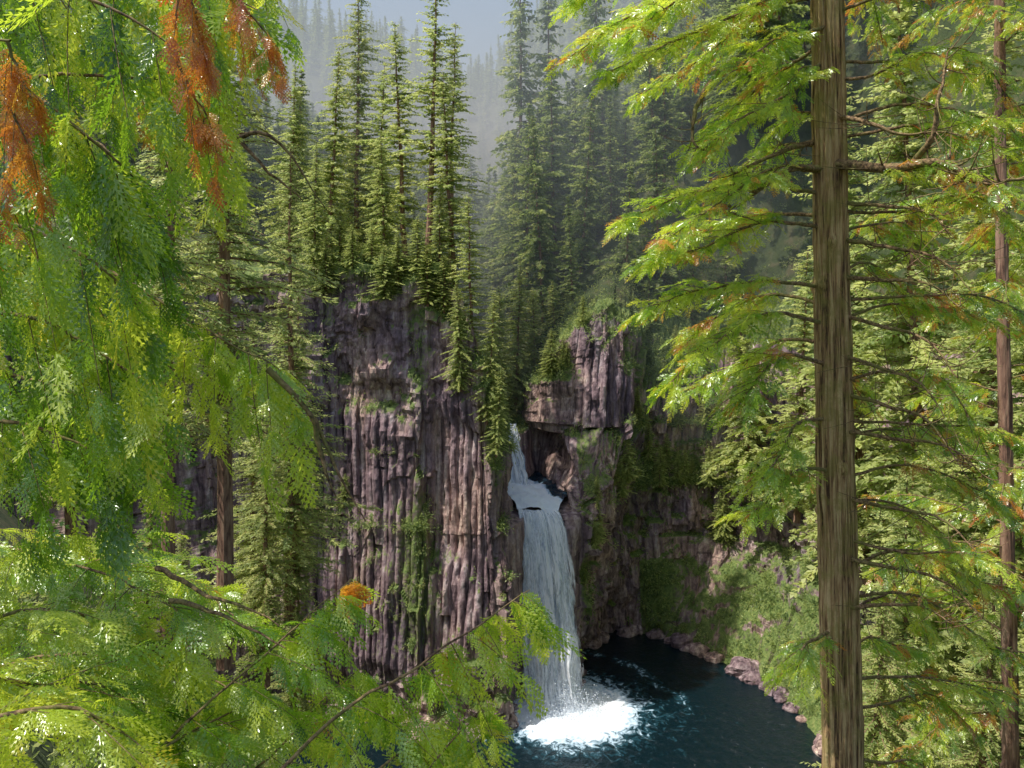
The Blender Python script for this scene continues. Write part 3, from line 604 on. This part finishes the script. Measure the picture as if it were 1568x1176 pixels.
# ------------------------------------------------------------ conifers
def conifer(name, H, R, seed, spc=.7, nb=7, q=1.0, z0=.12, sparse=.15, leafl=.55, droop=.25, tint=(.2, .7), taper=.75, wf=(.16, .30)):
    r = np.random.default_rng(seed); a = Acc()
    zt = np.linspace(0, H, 14); lean = np.cumsum(r.normal(0, .07, (14, 2)), 0)*H/40
    tp = np.column_stack([lean, zt]); tube(a, tp, np.linspace(H*.0105, .03, 14), 9, .3, 1)
    bs = []; ds = []; ns = []; ln = []; wd = []; ti = []
    z = H*z0
    while z < H*.995:
        f = z/H; prof = R*min(1, (f-z0)/.12+.45)*(1-f)**taper*1.0+.22
        prof *= 1+.25*math.sin(z*.9+seed)
        k = max(3, int(nb*(0.6+.4*(1-f))*r.uniform(.7, 1.2)))
        a0 = r.uniform(0, 6.28)
        for b in range(k):
            if r.uniform() < sparse: continue
            az = a0+b/k*6.283+r.normal(0, .25); L = prof*r.uniform(.45, 1.15)*(1.3 if r.uniform() < .12 else 1)
            dx = np.array([math.cos(az), math.sin(az), 0]); sd = np.array([-dx[1], dx[0], 0])
            rise = (0.45*f-.12)+r.normal(0, .1); base = np.array([np.interp(z, zt, lean[:, 0]), np.interp(z, zt, lean[:, 1]), z+r.uniform(-.3, .3)])
            n = max(3, int(L/(.55*leafl)*q))
            u = np.linspace(.12, 1, n)+r.uniform(-.02, .02, n)
            pts = base+dx*(L*u)[:, None]; pts[:, 2] += L*(rise*u-droop*u**2*1.0)
            e = np.array([0., .5, 1.])[:, None]; cp = base+dx*L*e; cp[:, 2] += (L*(rise*e-droop*e**2))[:, 0]
            tube(a, cp, np.linspace(.018+.012*L, .01, 3), 3, .3, 1)
            cl = r.uniform(*tint)
            w = leafl*(1.1-.45*u)*(0.6+.12*L)
            for sgn in (1, -1, 1, -1, 0):
                bs.append(pts+r.normal(0, .06, (n, 3))); d = dx*r.uniform(.35, .9, (n, 1))+(sgn*sd)*r.uniform(.5, 1.0, (n, 1)); d[:, 2] -= r.uniform(-.15, .75, n)
                ds.append(d); nn = np.tile([0, 0, 1.0], (n, 1))+r.normal(0, .6, (n, 3)); ns.append(nn)
                l = w*r.uniform(.6, 1.3, n); ln.append(l); wd.append(l*r.uniform(*wf, n)); ti.append(np.clip(cl+r.normal(0, .08, n)+.2*(u-.5), 0, 1))
        z += spc*r.uniform(.6, 1.4)*(1-.4*f)
    V, Q = diamonds(np.concatenate(bs), np.concatenate(ds), np.concatenate(ns), np.concatenate(ln), np.concatenate(wd))
    a.put(V, Q, np.repeat(np.concatenate(ti), 4), 0)
    me = a.mesh(name, [fir_mat, fir_bark]); print(name, len(me.polygons)); return me
far_t = [conifer('conifer_%d' % s, 40, rr, s+100, .85, 7, 1.0, .04+.04*(s % 3), .08+.1*(s % 2), .95, .22+.06*(s % 2), (.1, .65), [.75, .6, .85, .7][s]) for s, rr in enumerate([6.2, 7.4, 5.4, 6.6])]
mid_t = [conifer('fir_%d' % s, 40, rr, s+200, .6, 8, 1.1, z0, sp, .55, dr, (.45, 1.0), tp_) for s, (rr, z0, sp, dr, tp_) in enumerate([(5.4, .06, .2, .25, .6), (4.0, .25, .45, .12, .5), (6.0, .03, .15, .3, .65), (4.6, .15, .35, .2, .45)])]
near_t = [conifer('near_fir_%d' % s, 40, rr, s+300, .45, 8, 1.2, z0, sp, .40, dr, (.45, 1.0), wf=(.11, .2)) for s, (rr, z0, dr, sp) in enumerate([(5.2, .26, .3, .2), (4.8, .08, .22, .1)])]
def tree(me, x, y, z, h, nm='douglas_fir_tree', wide=1.0, parent=None):
    ob = add(nm, me, parent, (x, y, z)); s = h/40.0; ob.scale = (s*wide, s*wide, s); ob.rotation_euler = (rng.normal(0, .03), rng.normal(0, .03), rng.uniform(0, 6.28)); return ob
def tsight(me, px, top, base, y, wide=1.0, nm='douglas_fir_tree'):
    a_ = P(px, top, y); b_ = P(px, base, y); tree(me, a_[0], y, b_[2], a_[2]-b_[2], nm, wide)
for a_ in [(mid_t[0], 545, -40, 410, 120, 1.0), (mid_t[3], 622, 30, 410, 104, 1.2), (mid_t[1], 655, -60, 410, 99, 1.2), (mid_t[3], 700, 110, 470, 97, 1.2), (mid_t[0], 500, 70, 420, 108, 1.1),
           (mid_t[2], 590, 200, 420, 99, 1.2), (mid_t[3], 725, 300, 560, 94, 1.3), (mid_t[2], 480, 220, 430, 96, 1.1), (mid_t[2], 520, 310, 430, 97, 1.5), (mid_t[0], 672, 290, 460, 96, 1.5),
           (mid_t[2], 640, 330, 430, 95, 1.8), (mid_t[0], 745, 440, 650, 92, 1.1), (mid_t[2], 570, 340, 430, 96, 1.8), (mid_t[0], 760, 560, 700, 91, 1.2), (mid_t[2], 705, 430, 600, 92, 1.1),
           (mid_t[2], 440, 100, 440, 112, 1.1), (mid_t[2], 610, 355, 440, 95, 2.0), (mid_t[0], 680, 390, 480, 94, 2.0), (mid_t[2], 540, 350, 430, 96, 2.0), (mid_t[3], 575, 90, 410, 112, 1.2), (mid_t[3], 690, 40, 410, 116, 1.1),
           (mid_t[2], 500, 370, 450, 95, 2.2), (mid_t[0], 655, 380, 470, 94, 2.4), (mid_t[2], 590, 380, 460, 94, 2.4)]:
    tsight(*a_[:5], wide=a_[5])
for a_ in [(far_t[1], 832, 175, 500, 128, .8), (far_t[0], 790, -80, 430, 165, .8), (far_t[3], 845, -60, 430, 160, .8), (mid_t[2], 790, 400, 620, 121, 1.2), (mid_t[0], 820, 440, 620, 123, 1.3), (mid_t[2], 765, 440, 630, 119, 1.1),
           (mid_t[2], 850, 430, 540, 122, 1.5), (far_t[2], 880, 300, 520, 124, 1.0), (far_t[0], 905, -100, 430, 150, .8), (far_t[3], 955, 250, 560, 126, 1.0), (far_t[1], 1010, 200, 560, 128, .9), (far_t[2], 1060, 330, 600, 126, 1.1),
           (far_t[0], 985, 420, 600, 123, 1.2), (far_t[3], 1110, 300, 620, 128, 1.1)]:
    tsight(*a_[:5], wide=a_[5])
for a_ in [(near_t[0], 345, -330, 1020, 45, 1.0), (near_t[1], 440, 230, 960, 62, 1.1), (near_t[0], 258, -200, 1000, 40, .9), (near_t[1], 455, 420, 900, 72, 1.1), (near_t[0], 110, 250, 950, 50, 1.3), (near_t[1], 410, 600, 1050, 58, 1.2),
           (near_t[1], 300, 800, 1250, 46, 1.4), (near_t[1], 450, 820, 1150, 62, 1.4), (near_t[1], 200, 740, 1150, 40, 1.4), (near_t[1], 390, 480, 1000, 66, 1.2)]:
    tsight(*a_[:5], wide=a_[5])
for a_ in [(mid_t[0], 1330, 100, 900, 75, 1.1), (mid_t[2], 1420, -100, 900, 66, 1.0), (mid_t[0], 1500, 0, 1000, 58, 1.1), (mid_t[2], 1560, 300, 1100, 45, 1.2), (mid_t[2], 1450, 560, 1100, 48, 1.4), (mid_t[0], 1390, 700, 1200, 44, 1.4), (mid_t[2], 1300, 350, 850, 88, 1.1), (mid_t[0], 1220, 380, 800, 100, 1.2),
           (mid_t[2], 1150, 420, 760, 112, 1.2), (near_t[1], 1340, 880, 1400, 34, 1.8), (near_t[1], 1500, 850, 1400, 30, 1.8)]:
    tsight(*a_[:5], wide=a_[5])
forest = bpy.data.objects.new('distant_forest', None); scene.collection.objects.link(forest)
cnt_ = 0
for y0 in np.concatenate([np.arange(120, 240, 9), np.arange(240, 460, 16), np.arange(460, 720, 22)]):
    w = 0.74*y0; x = -w
    while x < w:
        st = (8.0 if y0 < 240 else (11 if y0 < 460 else 13)); x += st*rng.uniform(.6, 1.4)
        y = y0+rng.uniform(-6, 6)
        if y < 130 and -12 < x < 34: continue
        if abs(x+.05*y) < 3.5 and y < 170: continue
        z = float(hz(np.array([x]), np.array([y]))[0]); h = rng.uniform(24, 44)
        if -45 < x+.05*y < 0 and y < 200: h = rng.uniform(16, 32)
        if y > 300: h = rng.uniform(22, 38)
        tree(far_t[rng.integers(0, 4)], x, y, z-1.5, h, 'conifer', rng.uniform(.8, 1.2), forest); cnt_ += 1
print('forest', cnt_)

# ------------------------------------------------------------ shrubs
def clumps(name, o, no, kk=34, rs=(.25, 1.1), ls=(.25, .6), tn_=(.15, .8), wd=.2):
    a = Acc(); n = len(o); rad = rng.uniform(*rs, n)*np.where(rng.uniform(size=n) < .12, 1.8, 1)
    off = rng.normal(0, .5, (n, kk, 3)); org = o[:, None]+no[:, None]*rad[:, None, None]*.4+off*rad[:, None, None]
    dr = nrm(off+no[:, None]*.6+np.array([0, 0, -.35])+rng.normal(0, .4, (n, kk, 3)))
    ln = rng.uniform(*ls, (n, kk)); tn = np.repeat(np.clip(rng.uniform(*tn_, n), 0, 1)[:, None], kk, 1)+rng.normal(0, .06, (n, kk))
    V, Q = diamonds(org.reshape(-1, 3), dr.reshape(-1, 3), rng.normal(size=(n*kk, 3)), ln.ravel(), ln.ravel()*wd)
    a.put(V, Q, np.repeat(tn.ravel(), 4)); add(name, a.mesh(name, [fir_mat]))
mm = ((moss > 0.62) & (~back)) | ((moss > .5) & back & (ddx < 14)); mm &= (X2 > -45) & (X2 < 56) & (Y2 > 60) & (Z2 > 0.6)
ids = np.flatnonzero(mm.ravel()); pts = S2.reshape(-1, 3)[ids]; nn = nzr.reshape(-1, 3)[ids]
keep = ~((pts[:, 0] > 17) & (pts[:, 2] < 13) & (rng.uniform(size=len(pts)) < .5)); pts = pts[keep]; nn = nn[keep]
pick = rng.choice(len(pts), min(5600, len(pts)), replace=False)
clumps('cliff_shrubs', pts[pick], nn[pick], 36, (.2, .9), (.18, .5), (.0, .8), .14)
led = np.flatnonzero(((nzr[..., 2] > .45) & (~back) & (X2 > -30) & (X2 < 34) & (Z2 > 12) & ~((X2 > -4) & (X2 < 9) & (Z2 < 33))).ravel())
for q in rng.choice(led, 44, replace=False):
    p = S2.reshape(-1, 3)[q]; tree(mid_t[rng.choice([0, 2])], p[0], p[1], p[2]-.3, rng.uniform(2.5, 7.5), 'fir_sapling', 1.7)
n = 2600; ux = rng.uniform(-32, 48, n); uy = rng.uniform(14, 84, n); k_ = (np.abs(ux) < .9*uy+3); ux = ux[k_]; uy = uy[k_]; uz = gz(ux, uy); k_ = uz > .5
o = np.stack([ux, uy, uz], -1)[k_]; clumps('undergrowth', o, np.tile([0, 0, 1.0], (len(o), 1)), 60, (.5, 1.3), (.2, .5), (.2, .9), .16)

# ------------------------------------------------------------ haze beyond the falls
m, nt, N, L = newmat('mist_air'); out = N.new('ShaderNodeOutputMaterial'); vs_ = N.new('ShaderNodeVolumeScatter')
vs_.inputs['Color'].default_value = (0.76, 0.90, 1.0, 1); vs_.inputs['Density'].default_value = 0.0052; vs_.inputs['Anisotropy'].default_value = 0.0
L.new(vs_.outputs[0], out.inputs['Volume'])
x0, x1, y0, y1, z0, z1 = -620, 620, 112, 820, 28, 150
V = np.array([(x, y, z) for x in (x0, x1) for y in (y0, y1) for z in (z0, z1)], float)
Q = np.array([[0, 1, 3, 2], [4, 6, 7, 5], [0, 4, 5, 1], [2, 3, 7, 6], [0, 2, 6, 4], [1, 5, 7, 3]])
add('haze', mk_mesh('haze', V, Q, [m]))

# ------------------------------------------------------------ light, sky, camera
Sv = Vector((-0.46, -0.12, 0.88)).normalized()
w = bpy.data.worlds.new('World'); scene.world = w; w.use_nodes = True; N = w.node_tree.nodes; L = w.node_tree.links
bg = N['Background']; sk = N.new('ShaderNodeTexSky'); sk.sky_type = 'NISHITA'; sk.sun_disc = False
sk.sun_elevation = math.asin(Sv.z); sk.sun_rotation = math.atan2(Sv.x, Sv.y); sk.air_density = 1.3; sk.dust_density = 2.0
L.new(sk.outputs[0], bg.inputs[0]); bg.inputs[1].default_value = 0.15
sl = bpy.data.lights.new('sun', 'SUN'); sl.energy = 5.0; sl.angle = math.radians(.5); sl.color = (1, .95, .86)
so = bpy.data.objects.new('sun', sl); scene.collection.objects.link(so); so.rotation_euler = (-Sv).to_track_quat('-Z', 'Y').to_euler(); so.location = (0, 0, 120)
cam = bpy.data.cameras.new('camera'); co = bpy.data.objects.new('camera', cam); scene.collection.objects.link(co)
co.location = (0, 0, CAMZ); co.rotation_euler = (math.radians(90), 0, 0); cam.sensor_width = 36; cam.lens = 36*F/1568; cam.shift_y = -138/1568
cam.clip_start = 0.05; cam.clip_end = 6000; scene.camera = co
scene.view_settings.view_transform = 'Standard'; scene.view_settings.look = 'None'; scene.view_settings.exposure = 0
